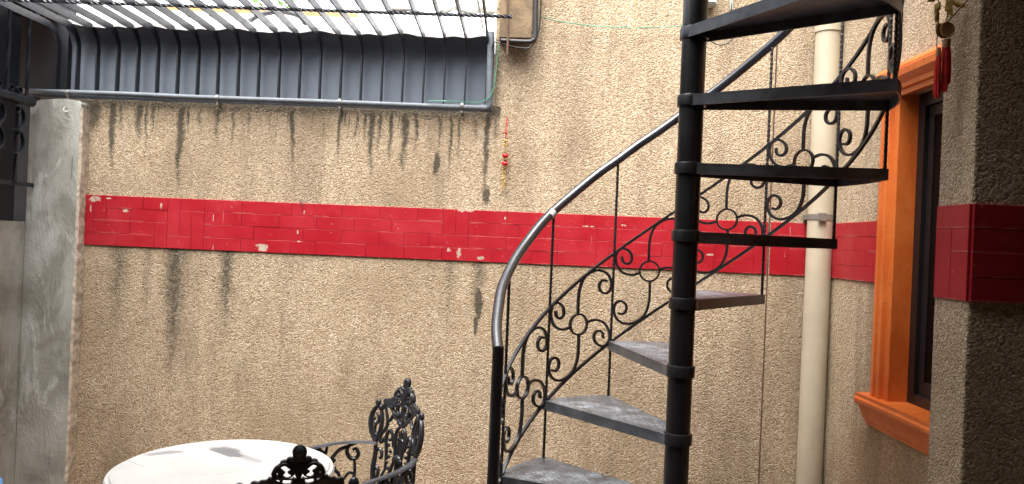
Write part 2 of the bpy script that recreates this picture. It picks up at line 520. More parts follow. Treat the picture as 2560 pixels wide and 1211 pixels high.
M['coin'] = mat_simple('old_gold_coin', (.36, .22, .08), .45, .35, 40, .6, metal=.4)
M['bead'] = mat_simple('red_bead', (.55, .012, .015), .2, .15)
M['thread'] = mat_simple('red_silk_thread', (.50, .010, .012), .6, .35, 60, .3)
M['cap'] = mat_simple('brass_thread_wrap', (.45, .25, .14), .5, .25, 50)
M['leafm'] = mat_simple('green_leaf', (.10, .22, .03), .5, .4, 20)
M['stem'] = mat_simple('brown_stem', (.14, .10, .06), .8, .3)
M['blue'] = mat_simple('blue_plastic', (.07, .26, .55), .35, .1)
M['floor'] = mat_floor('terracotta_floor')
M['dim'] = mat_simple('brown_porch_paint', (.30, .23, .16), .8, .2, 3)
M['soffit'] = mat_simple('dark_wood_ceiling', (.20, .14, .10), .7, .25, 5)
M['table'] = mat_table('white_table_paint')
gg = G('dark_window_glass'); M['glass'] = gg.end((.005, .005, .006), .2, spec=.06)
gg = G('band_backing'); M['back'] = gg.end((.28, .008, .014), .5)

# ------------------------------------------------------------------ the setting
WA = -0.047                                               # the long wall is a few degrees off square
def wy(x, off=0.0): return 3.6 + WA * x - off

o = MB().box(-30, 30, -12, 40, -.2, 0).build('ground', M['floor']); tag(o, kind='structure')

# long courtyard wall: low on the left, rising past the sheet metal opening on the right
STEP_X = -0.118
wall = MB()
poly = [(-2.33, 0), (1.62, 0), (1.62, 4.6), (STEP_X, 4.6), (STEP_X, 2.21), (-2.33, 2.21)]
n = len(poly)
front = [(x, wy(x), z) for x, z in poly]; backp = [(x, wy(x) + .18, z) for x, z in poly]
wall.add(front + backp, [tuple(range(n)), tuple(reversed(range(n, 2 * n)))] + [(i, n + i, n + (i + 1) % n, (i + 1) % n) for i in range(n)])
court = wall.build('courtyard_wall', M['pebble'])
tag(court, 'long pebble-dash courtyard wall with mould streaks and a chipped red tile band', 'wall')
ws = MB()
xs0 = 1.196
ws.add([(xs0, wy(xs0, .014), 0), (1.44, wy(1.44, .014), 0), (1.44, wy(1.44, .014), 4.6), (xs0, wy(xs0, .014), 4.6),
        (xs0, wy(xs0, -.01), 0), (1.44, wy(1.44, -.01), 0), (1.44, wy(1.44, -.01), 4.6), (xs0, wy(xs0, -.01), 4.6)],
       [(0, 1, 2, 3), (0, 3, 7, 4), (1, 5, 6, 2), (3, 2, 6, 7), (0, 4, 5, 1)])
ws.build('pilaster', M['pebble'], court)
MB().box(xs0 - .003, xs0 - .001, wy(xs0, .012), wy(xs0, -.02), 0, 4.6).build('joint', M['rust'], court)

# red tile bands ------------------------------------------------------------
TH = .2433 / 4
tile_cache = {}
def tile_mesh(w, h):
    if (w, h) not in tile_cache:
        W, H = w * TH - .0009, h * TH - .0009
        b, t = .0010, .0065
        mb = MB()
        mb.rings([[(0, 0, 0), (W, 0, 0), (W, 0, H), (0, 0, H)],
                  [(0, -t + b, 0), (W, -t + b, 0), (W, -t + b, H), (0, -t + b, H)],
                  [(b, -t, b), (W - b, -t, b), (W - b, -t, H - b), (b, -t, H - b)]])
        tile_cache[(w, h)] = mb.mesh('tile', M['red'])
    return tile_cache[(w, h)]

def red_band(parent, p0, p1, z0=1.5, seed=1):
    """a band of tiles from p0 to p1 (xy), facing right-hand side of the direction of travel (towards the yard)"""
    rnd = random.Random(seed)
    p0, p1 = Vector(p0), Vector(p1)
    d = p1 - p0; L = d.length; ang = math.atan2(d.y, d.x)
    bk = MB().box(0, L, -.003, .01, 0, 4 * TH)
    par_inv = parent.matrix_basis.inverted()
    band = bk.build('red_band', M['back'], parent)
    band.location = (p0.x - parent.location.x, p0.y - parent.location.y, z0 - parent.location.z)
    band.rotation_euler = (0, 0, ang - parent.rotation_euler.z)
    nc = max(1, int(L / TH))
    sx = L / (nc * TH)
    occ = [[False] * 4 for _ in range(nc)]
    order = [(c, r) for c in range(nc) for r in range(4)]
    for c, r in order:
        if occ[c][r]: continue
        opts = []
        for (w, h, k) in ((4, 1, 4), (3, 1, 6), (2, 1, 3), (1, 3, 5), (1, 2, 4), (1, 4, 2), (1, 1, .3)):
            if c + w <= nc and r + h <= 4 and all(not occ[c + i][r + j] for i in range(w) for j in range(h)): opts.append((w, h, k))
        w, h, _ = rnd.choices(opts, [k for *_, k in opts])[0]
        for i in range(w):
            for j in range(h): occ[c + i][r + j] = True
        t = inst('tile', tile_mesh(w, h), band, ((c * TH + .0007) * sx, rnd.uniform(-.0006, .0003), r * TH + .0007),
                 (rnd.uniform(-.006, .006), 0, rnd.uniform(-.004, .004)))
        t.scale = (sx, 1, 1)
    return band

red_band(court, (-2.094, wy(-2.094)), (xs0 - .007, wy(xs0 - .007)), seed=3)
red_band(court, (xs0 + .002, wy(xs0 + .002, .014)), (1.436, wy(1.436, .014)), seed=5)

# grey cement pillar and the low wall at its left ---------------------------------
pil = MB()
zt = [2.165, 2.188, 2.196, 2.19, 2.18]
xs = [-2.335, -2.29, -2.22, -2.15, -2.092]
prof = [(-2.335, 0)] + [(-2.092, 0)] + list(reversed(list(zip(xs, zt))))
prof = [(-2.335, 0), (-2.092, 0), (-2.092, 2.175), (-2.105, 2.19), (-2.15, 2.196), (-2.22, 2.194), (-2.29, 2.186), (-2.335, 2.165)]
n = len(prof)
pil.add([(x, 3.645, z) for x, z in prof] + [(x, 3.80, z) for x, z in prof],
        [tuple(range(n)), tuple(reversed(range(n, 2 * n)))] + [(i, n + i, n + (i + 1) % n, (i + 1) % n) for i in range(n)])
pillar = pil.build('cement_pillar', M['cement'])
tag(pillar, 'grey cement pillar at the left end of the pebble wall, smeared and scratched', 'pillar')
edge = MB()
rows = []
zz = 0.0
while zz < 2.17:
    j = random.uniform(-.0025, .0025); k = random.uniform(-.002, .002)
    rows.append([(-2.093, 3.641 + k, zz), (-2.082 + j, 3.647 + k, zz), (-2.078 + j, 3.70, zz), (-2.093, 3.70, zz)])
    zz += random.uniform(.012, .03)
edge.rings(rows)
edge.build('plaster_edge', M['lime'], pillar, smooth=50)
MB().tube(smooth_path([(-2.155, 3.643, 2.155), (-2.162, 3.625, 2.15), (-2.158, 3.618, 2.135), (-2.148, 3.62, 2.13), (-2.146, 3.63, 2.138)], 4), .003, 6).build('hook', M['box'], pillar, smooth=60)

low = MB().box(-2.50, -2.338, 0.3, 3.78, 0, 1.6)
lowo = low.build('low_side_wall', M['cement'])
tag(lowo, 'bare cement side wall under the dark gate at the far left edge', 'wall')

# iron side grille above the low wall -----------------------------------------------
gr = empty('side_window_grille', (-2.30, 3.0, 1.6)); GO = (-2.30, 3.0, 1.6)
tag(gr, 'black wrought-iron grille of scrolls and twisted bars above the left cement wall', 'grille')
MB().tube([(-2.30, 1.2, 2.165), (-2.30, 3.60, 2.165)], .022, 14).build('pipe_rail', M['bar'], gr, GO, 50)
MB().box(-2.308, -2.302, 1.2, 3.66, 1.765, 1.785).build('flat_bar', M['bar'], gr, GO)
def twisted(path0, path1, s, turns_per_m=14, z_step=.02, N=(0, 0)):
    a, b = Vector(path0), Vector(path1)
    L = (b - a).length
    m = max(2, int(L / z_step))
    rings = []
    for i in range(m + 1):
        t = i / m
        p = a.lerp(b, t); an = 2 * PI * turns_per_m * L * t
        rings.append([p + Vector((s * .7071 * math.cos(an + k * PI / 2), s * .7071 * math.sin(an + k * PI / 2), 0)) for k in range(4)])
    return MB().rings(rings)
tw = twisted((0, 0, 0), (0, 0, .40), .012).mesh('twisted_bar', M['bar'])
for yy in (3.56, 3.42, 3.30, 3.15, 3.0):
    inst('twisted_bar', tw, gr, (0, yy - 3.0, .585))
tl = twisted((0, 0, 0), (0, 0, .38), .012).mesh('twisted_bar', M['bar'])
for yy in (3.50, 3.38, 3.2): inst('twisted_bar', tl, gr, (.0, yy - 3.0, .17))
def cscroll(c, r, up):
    pts = []
    for i in range(9):
        a = math.radians(110 - i * 27)
        pts.append((0, c[0] + r * math.cos(a), c[1] + up * r * math.sin(a)))
    e = pts[0]
    pts = [(0, e[1] + .02 + .0, e[2] - up * .032), (0, e[1] + .034, e[2] - up * .018), (0, e[1] + .028, e[2] - up * .002)] + pts
    return smooth_path(pts, 4)
for (c, r, up) in (((3.47, 2.075), .055, 1), ((3.47, 1.965), .055, 1), ((3.33, 2.075), .055, 1), ((3.33, 1.965), .055, 1)):
    MB().sweep(cscroll(c, r, up), (1, 0, 0), .018, .005).map(lambda p: (p.x - 2.285, p.y, p.z)).build('scroll', M['bar'], gr, GO)
for yy in (3.50, 3.44, 3.36, 3.28):
    pts = [(-2.30, yy + .02 * math.cos(a) * (1 - i * .05), 2.205 + .018 * math.sin(a) * (1 - i * .05)) for i, a in enumerate([math.radians(-90 + 40 * q) for q in range(11)])]
    MB().sweep(pts, (1, 0, 0), .016, .005).build('scroll', M['bar'], gr, GO)

gate = MB()
yv = 1.0
while yv < 3.60:
    gate.box(-2.372, -2.360, yv, min(yv + .19, 3.62), 1.6, 2.70)
    gate.box(-2.378, -2.368, yv + .188, yv + .205, 1.6, 2.70)
    yv += .2
go = gate.build('metal_gate', M['gate'])
tag(go, 'dark blue-black sheet metal gate behind the iron grille at the left edge', 'gate')
aw = MB().box(-3.4, -2.28, 1.2, 3.75, 2.60, 2.63)
for k in range(7): aw.box(-3.4, -2.285, 1.6 + k * .33, 1.63 + k * .33, 2.572, 2.599)
awo = aw.build('awning', M['gate']); tag(awo, 'dark opaque awning over the gate in the upper left corner', 'awning')
MB().box(-3.6, -2.222, 3.74, 3.80, 1.3, 2.75).build('end_sheet', M['gate'], awo)

# sheet metal screen above the low wall and the neighbour's roof behind ----------------
PANEL = MB()
sprof = [(-.066, 2.13), (-.066, 2.45)] + [(-.066 + .105 * (1 - math.cos(PI / 2 * i / 8)), 2.45 + .116 * math.sin(PI / 2 * i / 8)) for i in range(1, 8)]
srows = []
for i in range(61):
    x = -2.22 + (STEP_X - .004 + 2.22) * i / 60
    lip = random.uniform(-.004, .004)
    pr1 = [(x, wy(x, o_ + (lip if q == len(sprof) - 1 else 0)), z + (lip * .6 if q == len(sprof) - 1 else 0)) for q, (o_, z) in enumerate(sprof)]
    pr2 = [(x, wy(x, o_ - .004), z + .004) for o_, z in reversed(sprof)]
    srows.append(pr1 + pr2)
PANEL.rings(srows)
scr = PANEL.build('sheet_metal_screen', M['sheet'], smooth=40)
tag(scr, 'plain grey sheet metal screen standing on the low wall behind the curved bars', 'screen')

# curved security bars -----------------------------------------------------------
grille = empty('security_grille', (-1.1, 3.6, 2.21)); SO = (-1.1, 3.6, 2.21)
tag(grille, 'row of curved dark security bars rising from the wall and bending overhead', 'grille')
def bar_mesh():
    pts = [(0, 0, -.02), (0, 0, .12), (0, 0, .24)]
    R = .10
    for i in range(1, 9):
        a = PI / 2 * i / 8
        pts.append((0, -R + R * math.cos(a), .24 + R * math.sin(a)))
    pts += [(0, -.5, .34), (0, -1.0, .34), (0, -1.66, .34)]
    return MB().sweep(pts, (1, 0, 0), .0065, .033).mesh('bar', M['bar'])
bm_ = bar_mesh()
for k in range(22):
    x = -.155 - .1003 * k
    if x < -2.27: break
    b = inst('bar', bm_, grille, (x + 1.1, wy(x, -.022) - 3.6, random.uniform(-.003, .003)), (random.uniform(-.006, .006), random.uniform(-.008, .008), random.uniform(-.012, .012)))
for yy in (3.27, 2.72, 2.17):
    a = Vector((-2.30, yy, 2.549)); b_ = Vector((-.04, yy - .065, 2.549))
    L = (b_ - a).length; m = int(L / .012); rings = []
    d = (b_ - a).normalized(); q = Vector((-d.y, d.x, 0))
    for i in range(m + 1):
        p = a.lerp(b_, i / m); an = 2 * PI * 10 * L * i / m
        rings.append([p + (q * math.cos(an + k * PI / 2) + Vector((0, 0, 1)) * math.sin(an + k * PI / 2)) * .0085 for k in range(4)])
    MB().rings(rings).build('cross_rod', M['bar'], grille, SO)
# sill bar the curved bars are welded to
MB().add([(-2.4, wy(-2.4, .0), 2.211), (STEP_X - .002, wy(STEP_X, .0), 2.211), (STEP_X - .002, wy(STEP_X, -.05), 2.211), (-2.4, wy(-2.4, -.05), 2.211),
          (-2.4, wy(-2.4, .0), 2.224), (STEP_X - .002, wy(STEP_X, .0), 2.224), (STEP_X - .002, wy(STEP_X, -.05), 2.224), (-2.4, wy(-2.4, -.05), 2.224)],
         [(3, 2, 1, 0), (4, 5, 6, 7), (0, 1, 5, 4), (1, 2, 6, 5), (2, 3, 7, 6), (3, 0, 4, 7)]).build('sill_bar', M['bar'], grille, SO)

# conduit along the wall top
con = empty('conduit_pipe', (-1.1, 3.57, 2.226)); CO = (-1.1, 3.57, 2.226)
tag(con, 'blue-grey conduit pipe clamped along the top of the low wall with an elbow', 'pipe')
MB().tube(smooth_path([(-2.40, 3.672, 2.230), (-1.9, 3.65, 2.231), (-1.52, 3.631, 2.227), (-.842, 3.6, 2.226), (-.262, 3.572, 2.222), (-.16, 3.567, 2.222)], 6), .0125, 12).build('run', M['conduit'], con, CO, 50)
MB().tube(smooth_path([(-.175, 3.568, 2.222), (-.148, 3.567, 2.222), (-.136, 3.566, 2.234), (-.136, 3.566, 2.262)], 5), .0165, 12).build('elbow', M['conduit'], con, CO, 50)
MB().tube([(-.136, 3.566, 2.25), (-.139, 3.568, 2.58)], .0155, 12).build('riser', M['conduit'], con, CO, 50)
for x in (-2.166, -1.432, -.842, -.262):
    MB().tube([(x - .006, wy(x, .04), 2.2275), (x + .006, wy(x, .04), 2.2275)], .0165, 12).box(x - .004, x + .004, wy(x, .045), wy(x, -.01), 2.196, 2.212).build('clamp', M['steel'], con, CO, 50)

# neighbour's roof beyond, with the clutter lying on it
roof = MB()
rows = []
for j in range(2):
    yy, zz = ((3.80, 2.575), (6.2, 3.47))[j]
    rows.append([(x_ * .045 - 4.5, yy + .0, zz + .010 * math.sin(x_ * PI / 2)) for x_ in range(0, 112)])
nn = 112
roof.v = [Vector(p) for r in rows for p in r]
roof.f = [(i, i + 1, nn + i + 1, nn + i) for i in range(nn - 1)]
ro_ = roof.build('neighbour_roof', M['white_roof'], smooth=60)
tag(ro_, 'white corrugated roof of the neighbouring house rising behind the security bars', 'roof')
MB().box(-4.5, .5, 3.86, 3.9, 0, 2.55).build('wall', M['white_roof'], ro_)

sh = MB()
NX, NY = 120, 10
for j in range(NY + 1):
    for i in range(NX + 1):
        x = -2.18 + 2.02 * i / NX
        t = j / NY
        yy = 3.555 - .047 * x + .38 * t
        zz = 2.574 + .085 * t + .012 * math.sin(x * 9 + t * 4) * (t * (1 - t) * 3) + random.uniform(-.003, .003) * min(j, 1)
        if j == 0: zz += -.016 * max(0, math.sin(x * 15.5 + 1)) ** 4
        sh.v.append(Vector((x, yy, zz + .007 * math.sin(x * 31 + j * 2.1))))
for j in range(NY):
    for i in range(NX):
        a = j * (NX + 1) + i
        sh.f.append((a, a + 1, a + NX + 2, a + NX + 1))
b0 = len(sh.v)
for i in range(NX + 1): sh.v.append(sh.v[i] + Vector((0, .004, -.018)))
for i in range(NX): sh.f.append((i, b0 + i, b0 + i + 1, i + 1))
sho = sh.build('plastic_sheet', M['plastic'], smooth=25)
tag(sho, 'crumpled white plastic sheet lying along the eave behind the overhead bars', 'plastic sheet')

def on_roof(x, y): return 2.575 + (y - 3.8) * (.895 / 2.4)
def lying(name, mb, mat, label, cat, smooth=None):
    o = mb.build(name, mat, smooth=smooth)
    return tag(o, label, cat)
pk = MB().box(-.62, .62, -.03, .03, -.012, .012)
pko = pk.build('timber_plank', M['plank']); pko.location = (-1.62, 4.66, on_roof(0, 4.66) + .05); pko.rotation_euler = (.36, .01, -.04)
tag(pko, 'orange-brown timber plank lying across the white roof behind the bars', 'plank')
lying('rubber_hose', MB().tube(smooth_path([(-1.42, 3.98, 2.70), (-1.38, 4.02, 2.745), (-1.28, 4.05, 2.775), (-1.18, 4.03, 2.75), (-1.13, 3.98, 2.70)], 6), .014, 8), M['hose'],
      'black rubber hose looped on the white roof behind the overhead bars', 'hose', 50)
for (x, w, lab) in ((-1.98, .05, 'brown brick scrap wedged at the roof edge nearest the awning'), (-1.30, .07, 'brown tile scraps wedged at the roof edge below the black hose'), (-1.10, .05, 'orange wood scrap at the roof edge right of the black hose')):
    mb = MB()
    for q in range(4):
        a = random.uniform(-w, w); hh = random.uniform(.008, .014)
        mb.box(x + a - .05, x + a + .05, 3.72 + q * .006 - .01, 3.735 + q * .012, 2.560 + q * .008, 2.560 + q * .008 + hh)
    lying('roof_scrap', mb, M['plank'] if x == -1.10 else M['rubble'], lab, 'scrap')

def shrub(x, y, z, label, sz=.12, nl=46):
    root = empty('leafy_shrub', (x, y, z - .25)); tag(root, label, 'plant')
    st = MB()
    lf = MB()
    for k in range(7):
        a = random.uniform(0, 2 * PI); tip = Vector((math.cos(a) * sz, math.sin(a) * sz, random.uniform(.1, .32)))
        st.tube(smooth_path([(0, 0, 0), tip * .5 + Vector((0, 0, .06)), tip], 3), .004, 5)
        for q in range(nl // 7):
            c = tip * random.uniform(.5, 1.1) + Vector((random.uniform(-.03, .03), random.uniform(-.03, .03), random.uniform(-.01, .05)))
            d = Vector((random.uniform(-1, 1), random.uniform(-1, 1), random.uniform(-.3, 1))).normalized()
            s = d.orthogonal().normalized(); L = random.uniform(.04, .09)
            lf.add([c, c + d * L * .5 + s * L * .16, c + d * L, c + d * L * .5 - s * L * .16], [(0, 1, 2, 3)])
    st.build('stem', M['stem'], root, smooth=60)
    lf.build('foliage', M['leafm'], root)
shrub(-1.72, 5.2, 3.22, 'small bright green leafy plant behind the roof, the left one of two')
shrub(-1.50, 5.3, 3.25, 'small bright green leafy plant behind the roof, the right one of two')

# brown concrete stub, its rod and pipes at the corner of the opening
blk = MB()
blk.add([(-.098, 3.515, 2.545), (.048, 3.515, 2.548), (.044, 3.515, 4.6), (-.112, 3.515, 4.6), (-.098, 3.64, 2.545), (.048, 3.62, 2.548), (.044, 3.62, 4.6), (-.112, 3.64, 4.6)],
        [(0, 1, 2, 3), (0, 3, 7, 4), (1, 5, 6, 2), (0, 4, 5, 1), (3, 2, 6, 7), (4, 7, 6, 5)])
bo = blk.build('concrete_stub', M['block']); tag(bo, 'brown shade-toned concrete stub hanging at the top of the wall beside the bars', 'concrete post')
o = MB().tube(smooth_path([(-.071, 3.50, 2.9), (-.067, 3.495, 2.70), (-.059, 3.49, 2.55), (-.058, 3.49, 2.455)], 5), .0055, 7).build('rusty_rod', M['rust'], smooth=60)
tag(o, 'thin rusty iron rod hanging down the front of the brown concrete stub', 'rod')
o = MB().tube(smooth_path([(-.09, 3.52, 2.530), (.03, 3.515, 2.528), (.058, 3.512, 2.536), (.067, 3.512, 2.56), (.064, 3.512, 2.7), (.055, 3.512, 3.2)], 6), .011, 10).build('black_pipe', M['hose'], smooth=60)
tag(o, 'thin black pipe bent under the brown concrete stub and up its right side', 'pipe')
o = MB().tube(smooth_path([(-.13, 3.55, 2.50), (-.12, 3.53, 2.524), (-.08, 3.52, 2.515), (0, 3.52, 2.50), (.055, 3.52, 2.512), (.085, 3.54, 2.60), (.088, 3.55, 2.75)], 6), .0035, 6).build('black_cable', M['cable'], smooth=60)
tag(o, 'thin black cable drooping under the brown concrete stub', 'cable')
o = MB().tube(smooth_path([(.075, 3.555, 2.56), (.079, 3.555, 2.62), (.078, 3.558, 2.656), (.219, 3.55, 2.634), (.444, 3.54, 2.619), (.629, 3.532, 2.626), (.80, 3.525, 2.645), (.95, 3.52, 2.69)], 6), .0022, 6).build('green_wire', M['wire'], smooth=60)
tag(o, 'thin green wire sagging across the upper pebble wall towards the stair pole', 'wire')
o = MB().tube(smooth_path([(-.42, 3.562, 2.243), (-.33, 3.556, 2.246), (-.24, 3.55, 2.243), (-.165, 3.545, 2.25), (-.12, 3.545, 2.30), (-.105, 3.55, 2.45), (-.10, 3.55, 2.52)], 6), .0022, 6).build('green_wire', M['wire'], smooth=60)
tag(o, 'thin green wire lying on the conduit elbow and climbing beside its riser', 'wire')
bx = MB().box(.835, .895, 3.49, 3.552, 2.732, 2.86).box(.841, .889, 3.484, 3.4895, 2.738, 2.854)
bxo = bx.build('junction_box', M['box']); tag(bxo, 'pale grey junction box on the wall behind the stair pole top', 'junction box')
cb = empty('hanging_cable', (.97, 3.53, 2.6)); tag(cb, 'dark cable clipped to the wall and looped beside the stair pole', 'cable')
MB().tube(smooth_path([(.974, 3.53, 2.95), (.972, 3.525, 2.77), (.972, 3.52, 2.70), (.985, 3.515, 2.62), (.975, 3.51, 2.575), (.93, 3.51, 2.549), (.885, 3.51, 2.562), (.85, 3.515, 2.60)], 6), .0032, 6).build('cord', M['cable'], cb, (.97, 3.53, 2.6), 60)
MB().tube([(.973, 3.53, 2.72), (.973, 3.53, 2.95)], .009, 8).build('sleeve', M['box'], cb, (.97, 3.53, 2.6), 60)
MB().box(.958, .988, 3.505, 3.56, 2.69, 2.703).build('clip', M['steel'], cb, (.97, 3.53, 2.6))
o = MB().tube(smooth_path([(-1.022, 3.65, 1.758), (-1.022, 3.635, 1.754), (-1.018, 3.628, 1.738), (-1.010, 3.628, 1.732), (-1.005, 3.63, 1.742)], 5), .002, 6).build('wire_hook', M['rust'], smooth=60)
tag(o, 'tiny bent wire hook sticking out above the red band', 'hook')

# ------------------------------------------------------------------ house wall with the orange window
SX = 1.44
WY0, WY1 = 2.12, 2.835          # opening along Y
WZ0, WZ1 = 1.055, 2.213
hw = MB()
hw.box(SX, SX + .25, WY1, 3.60, 0, 4.6)
hw.box(SX, SX + .25, 2.041, WY0, 0, 4.6)
hw.box(SX, SX + .25, WY0, WY1, 0, WZ0)
hw.box(SX, SX + .25, WY0, WY1, WZ1, 4.6)
house = hw.build('house_wall', M['pebble_plain'])
tag(house, 'pebble-dash house wall on the right holding the orange framed window', 'wall')
red_band(house, (SX, 3.51), (SX, 2.946), seed=9)
def moulding(mb, prof, path_a, path_b, frame):
    """prof: (out, along) pairs swept from a to b; frame(out, along, t) -> point"""
    mb.rings([[frame(o_, s_, t) for o_, s_ in prof] for t in (0, 1)])
HO = (0, 0, 0)
# far casing: stepped profile (proud, y)
def casing(y_out, y_in):
    s = 1 if y_in > y_out else -1
    w = abs(y_in - y_out)
    pr = [(-.002, 0), (.030, 0), (.032, .2), (.020, .26), (.020, .34), (.030, .38), (.030, .58), (.016, .64), (.018, .96), (.016, 1.0), (-.06, 1.0), (-.06, .9), (-.002, .9)]
    mb = MB()
    mb.rings([[(SX - o_, y_out + s * w * k, z) for o_, k in pr] for z in (WZ0 - .0, WZ1 + .012)])
    return mb
win = casing(2.944, WY1 - .002).build('window', M['orange'], house)
tag(win, 'orange painted timber window with dark metal sliding sash')
casing(2.043, WY0 + .002).build('casing', M['orange'], win)
# cornice
cp = [(-.002, 2.205), (.018, 2.205), (.020, 2.222), (.034, 2.226), (.036, 2.242), (.048, 2.250), (.062, 2.262), (.066, 2.285), (.054, 2.292), (.054, 2.300), (.040, 2.318), (-.002, 2.322)]
cm = MB(); cm.rings([[(SX - o_, y_, z) for o_, z in cp] for y_ in (2.043, 2.955)])
cm.build('cornice', M['orange'], win)
sp = [(-.11, 1.052), (-.002, 1.0505), (-.002, .942), (.012, .942), (.014, .956), (.022, .962), (.030, .985), (.040, 1.005), (.042, 1.018), (.056, 1.022), (.062, 1.034), (.062, 1.044), (.055, 1.052), (.055, 1.064), (-.11, 1.066)]
sm_ = MB(); sm_.rings([[(SX - o_, y_, z) for o_, z in sp] for y_ in (2.043, 3.010)])
sm_.build('sill', M['orange'], win)
# dark metal frame and sashes in the opening
fx0, fx1 = SX + .055, SX + .115
fr = MB()
fr.box(fx0, fx1, WY1 - .045, WY1 - .001, WZ0 + .012, WZ1 - .001)
fr.box(fx0, fx1, WY0 + .001, WY0 + .045, WZ0 + .012, WZ1 - .001)
fr.box(fx0, fx1, WY0 + .0455, WY1 - .0455, WZ1 - .05, WZ1 - .001)
fr.box(fx0, fx1, WY0 + .0455, WY1 - .0455, WZ0 + .012, WZ0 + .05)
fr.build('outer_frame', M['alu'], win)
for (a, b, xo, nm) in ((WY1 - .40, WY1 - .048, .070, 'sash'), (WY0 + .048, WY0 + .40, .088, 'sash')):
    s_ = MB()
    s_.box(SX + xo, SX + xo + .014, b - .035, b, WZ0 + .052, WZ1 - .052).box(SX + xo, SX + xo + .014, a, a + .035, WZ0 + .052, WZ1 - .052)
    s_.box(SX + xo, SX + xo + .014, a + .0355, b - .0355, WZ0 + .052, WZ0 + .10).box(SX + xo, SX + xo + .014, a + .0355, b - .0355, WZ1 - .09, WZ1 - .052)
    s_.build(nm, M['alu'], win)
    MB().box(SX + xo + .004, SX + xo + .010, a + .0352, b - .0352, WZ0 + .1005, WZ1 - .0905).build('pane', M['glass'], win)
MB().box(SX + .18, SX + .24, WY0 + .001, WY1 - .001, WZ0 + .001, WZ1 - .001).build('inner_blind', M['gate'], win)

# porch pier on the right with its band; porch room behind the camera
prm = MB()
rr = .006
pf = [(1.14, 2.039), (1.14, 1.89 + rr), (1.1415, 1.8915), (1.14 + rr, 1.89), (3.3, 1.89), (3.3, 2.039)]
prm.prism(pf, 0, 4.6)
pier = prm.build('porch_pier', M['pebble_plain']); tag(pier, 'shaded pebble-dash porch pier with a red band at the right edge', 'pillar')
red_band(pier, (1.14, 2.036), (1.14, 1.8905), seed=12)
red_band(pier, (1.1405, 1.89), (2.0, 1.89), seed=14)

pr_ = empty('porch', (0, -1, 0)); PO = (0, -1, 0)
tag(pr_, 'dark roofed porch around the viewpoint, open towards the courtyard', 'porch')
MB().box(-3.4, 3.3, -3.3, 1.45, 2.95, 3.15).box(.72, 3.3, 1.452, 1.862, 2.95, 3.15).build('roof', M['soffit'], pr_, PO)
MB().box(-3.4, .398, 1.33, 1.448, 3.152, 3.65).build('added_sky_blocker', M['pebble_plain'], pr_, PO)  # unseen wall, added to cut the sky light reaching the lower courtyard wall
MB().box(-3.4, 3.3, -3.45, -3.3, 0, 3.15).build('back_wall', M['dim'], pr_, PO)
MB().box(-3.55, -3.4, -3.3, 1.25, 0, 3.15).build('side_wall', M['dim'], pr_, PO)
MB().box(3.3, 3.45, -3.3, 2.04, 0, 3.15).build('side_wall', M['dim'], pr_, PO)

# ------------------------------------------------------------------ beige downpipe in the corner
dp = empty('downpipe', (1.383, 3.43, 0)); DO = (1.383, 3.43, 0)
tag(dp, 'thick beige plastic downpipe standing in the corner beside the orange window', 'drainpipe')
MB().tube([(1.383, 3.43, 0), (1.387, 3.43, 2.62)], .0550, 28).build('lower_pipe', M['pvc'], dp, DO, 50)
MB().lathe([(.0555, 2.60), (.060, 2.603), (.060, 2.70), (.058, 2.705)], 28, (1.387, 3.43, 0)).build('socket', M['pvc'], dp, DO, 50)
MB().tube([(1.387, 3.43, 2.69), (1.39, 3.43, 4.6)], .0550, 28).build('upper_pipe', M['pvc'], dp, DO, 50)
st = MB().lathe([(.0562, 1.757), (.0580, 1.757), (.0580, 1.782), (.0562, 1.782)], 28, (1.3855, 3.43, 0), caps=False)
st.box(1.352, 1.385, 3.360, 3.374, 1.752, 1.786)
st.box(1.34, 1.43, 3.470, 3.52, 1.758, 1.781)
st.build('strap', M['steel'], dp, DO, 40)

# ------------------------------------------------------------------ spiral staircase
PX, PY = .571, 2.5
RB = .606
TH0, DT, RISE = math.radians(18.5), math.radians(28.4), .2217
H0 = .772
def bph(k): return TH0 + DT * k
stair = empty('spiral_staircase', (PX, PY, 0))
tag(stair, 'black iron spiral staircase with wedge treads and scrollwork railing', 'staircase')
pole = MB().tube([(0, 0, 0), (0, 0, 4.2)], .0400, 32).build('centre_pole', M['black'], stair, smooth=50)

def cyl(a, rad, z):                         # template: angle a clockwise from -X
    return (-rad * math.cos(a), rad * math.sin(a), z)
def tread_mesh():
    mb = MB()
    RO = .615
    hw_ = .043
    pts = []
    f = Vector((-1, 0)); nf = Vector((0, -1))                     # front edge direction and its outer side
    b = Vector((-math.cos(DT), math.sin(DT))); nb = Vector((math.sin(DT), math.cos(DT)))
    p_in_f = f * .0 + nf * hw_
    p_in_b = nb * hw_
    outer = [Vector(cyl(DT * i / 10, RO, 0)[:2]) for i in range(11)]
    o0 = outer[0] + nf * .010; o1 = outer[-1] + nb * .010
    poly = [p_in_f, o0] + outer[1:-1] + [o1, p_in_b]
    mb.prism([tuple(p) for p in poly], -.005, 0)
    def flange(a, c, inward):
        d = (c - a).normalized()
        q = Vector((-d.y, d.x)); q = q if q.dot(inward) > 0 else -q
        a_, c_ = a + q * .0006, c + q * .0006
        mb.prism([tuple(a_), tuple(c_), tuple(c_ + q * .005), tuple(a_ + q * .005)], -.036, -.0052)
    mid = (o0 + o1) * .5
    flange(p_in_f, o0, mid - o0); flange(p_in_b, o1, mid - o1)
    arc = [o0] + outer[1:-1] + [o1]
    inn = [p * (1 - .006 / p.length) for p in arc]; arc = [p * (1 - .0007 / p.length) for p in arc]
    mb.prism([tuple(p) for p in arc] + [tuple(p) for p in reversed(inn)], -.0355, -.0054)
    return mb.mesh('tread', M['tread'])
tm = tread_mesh()
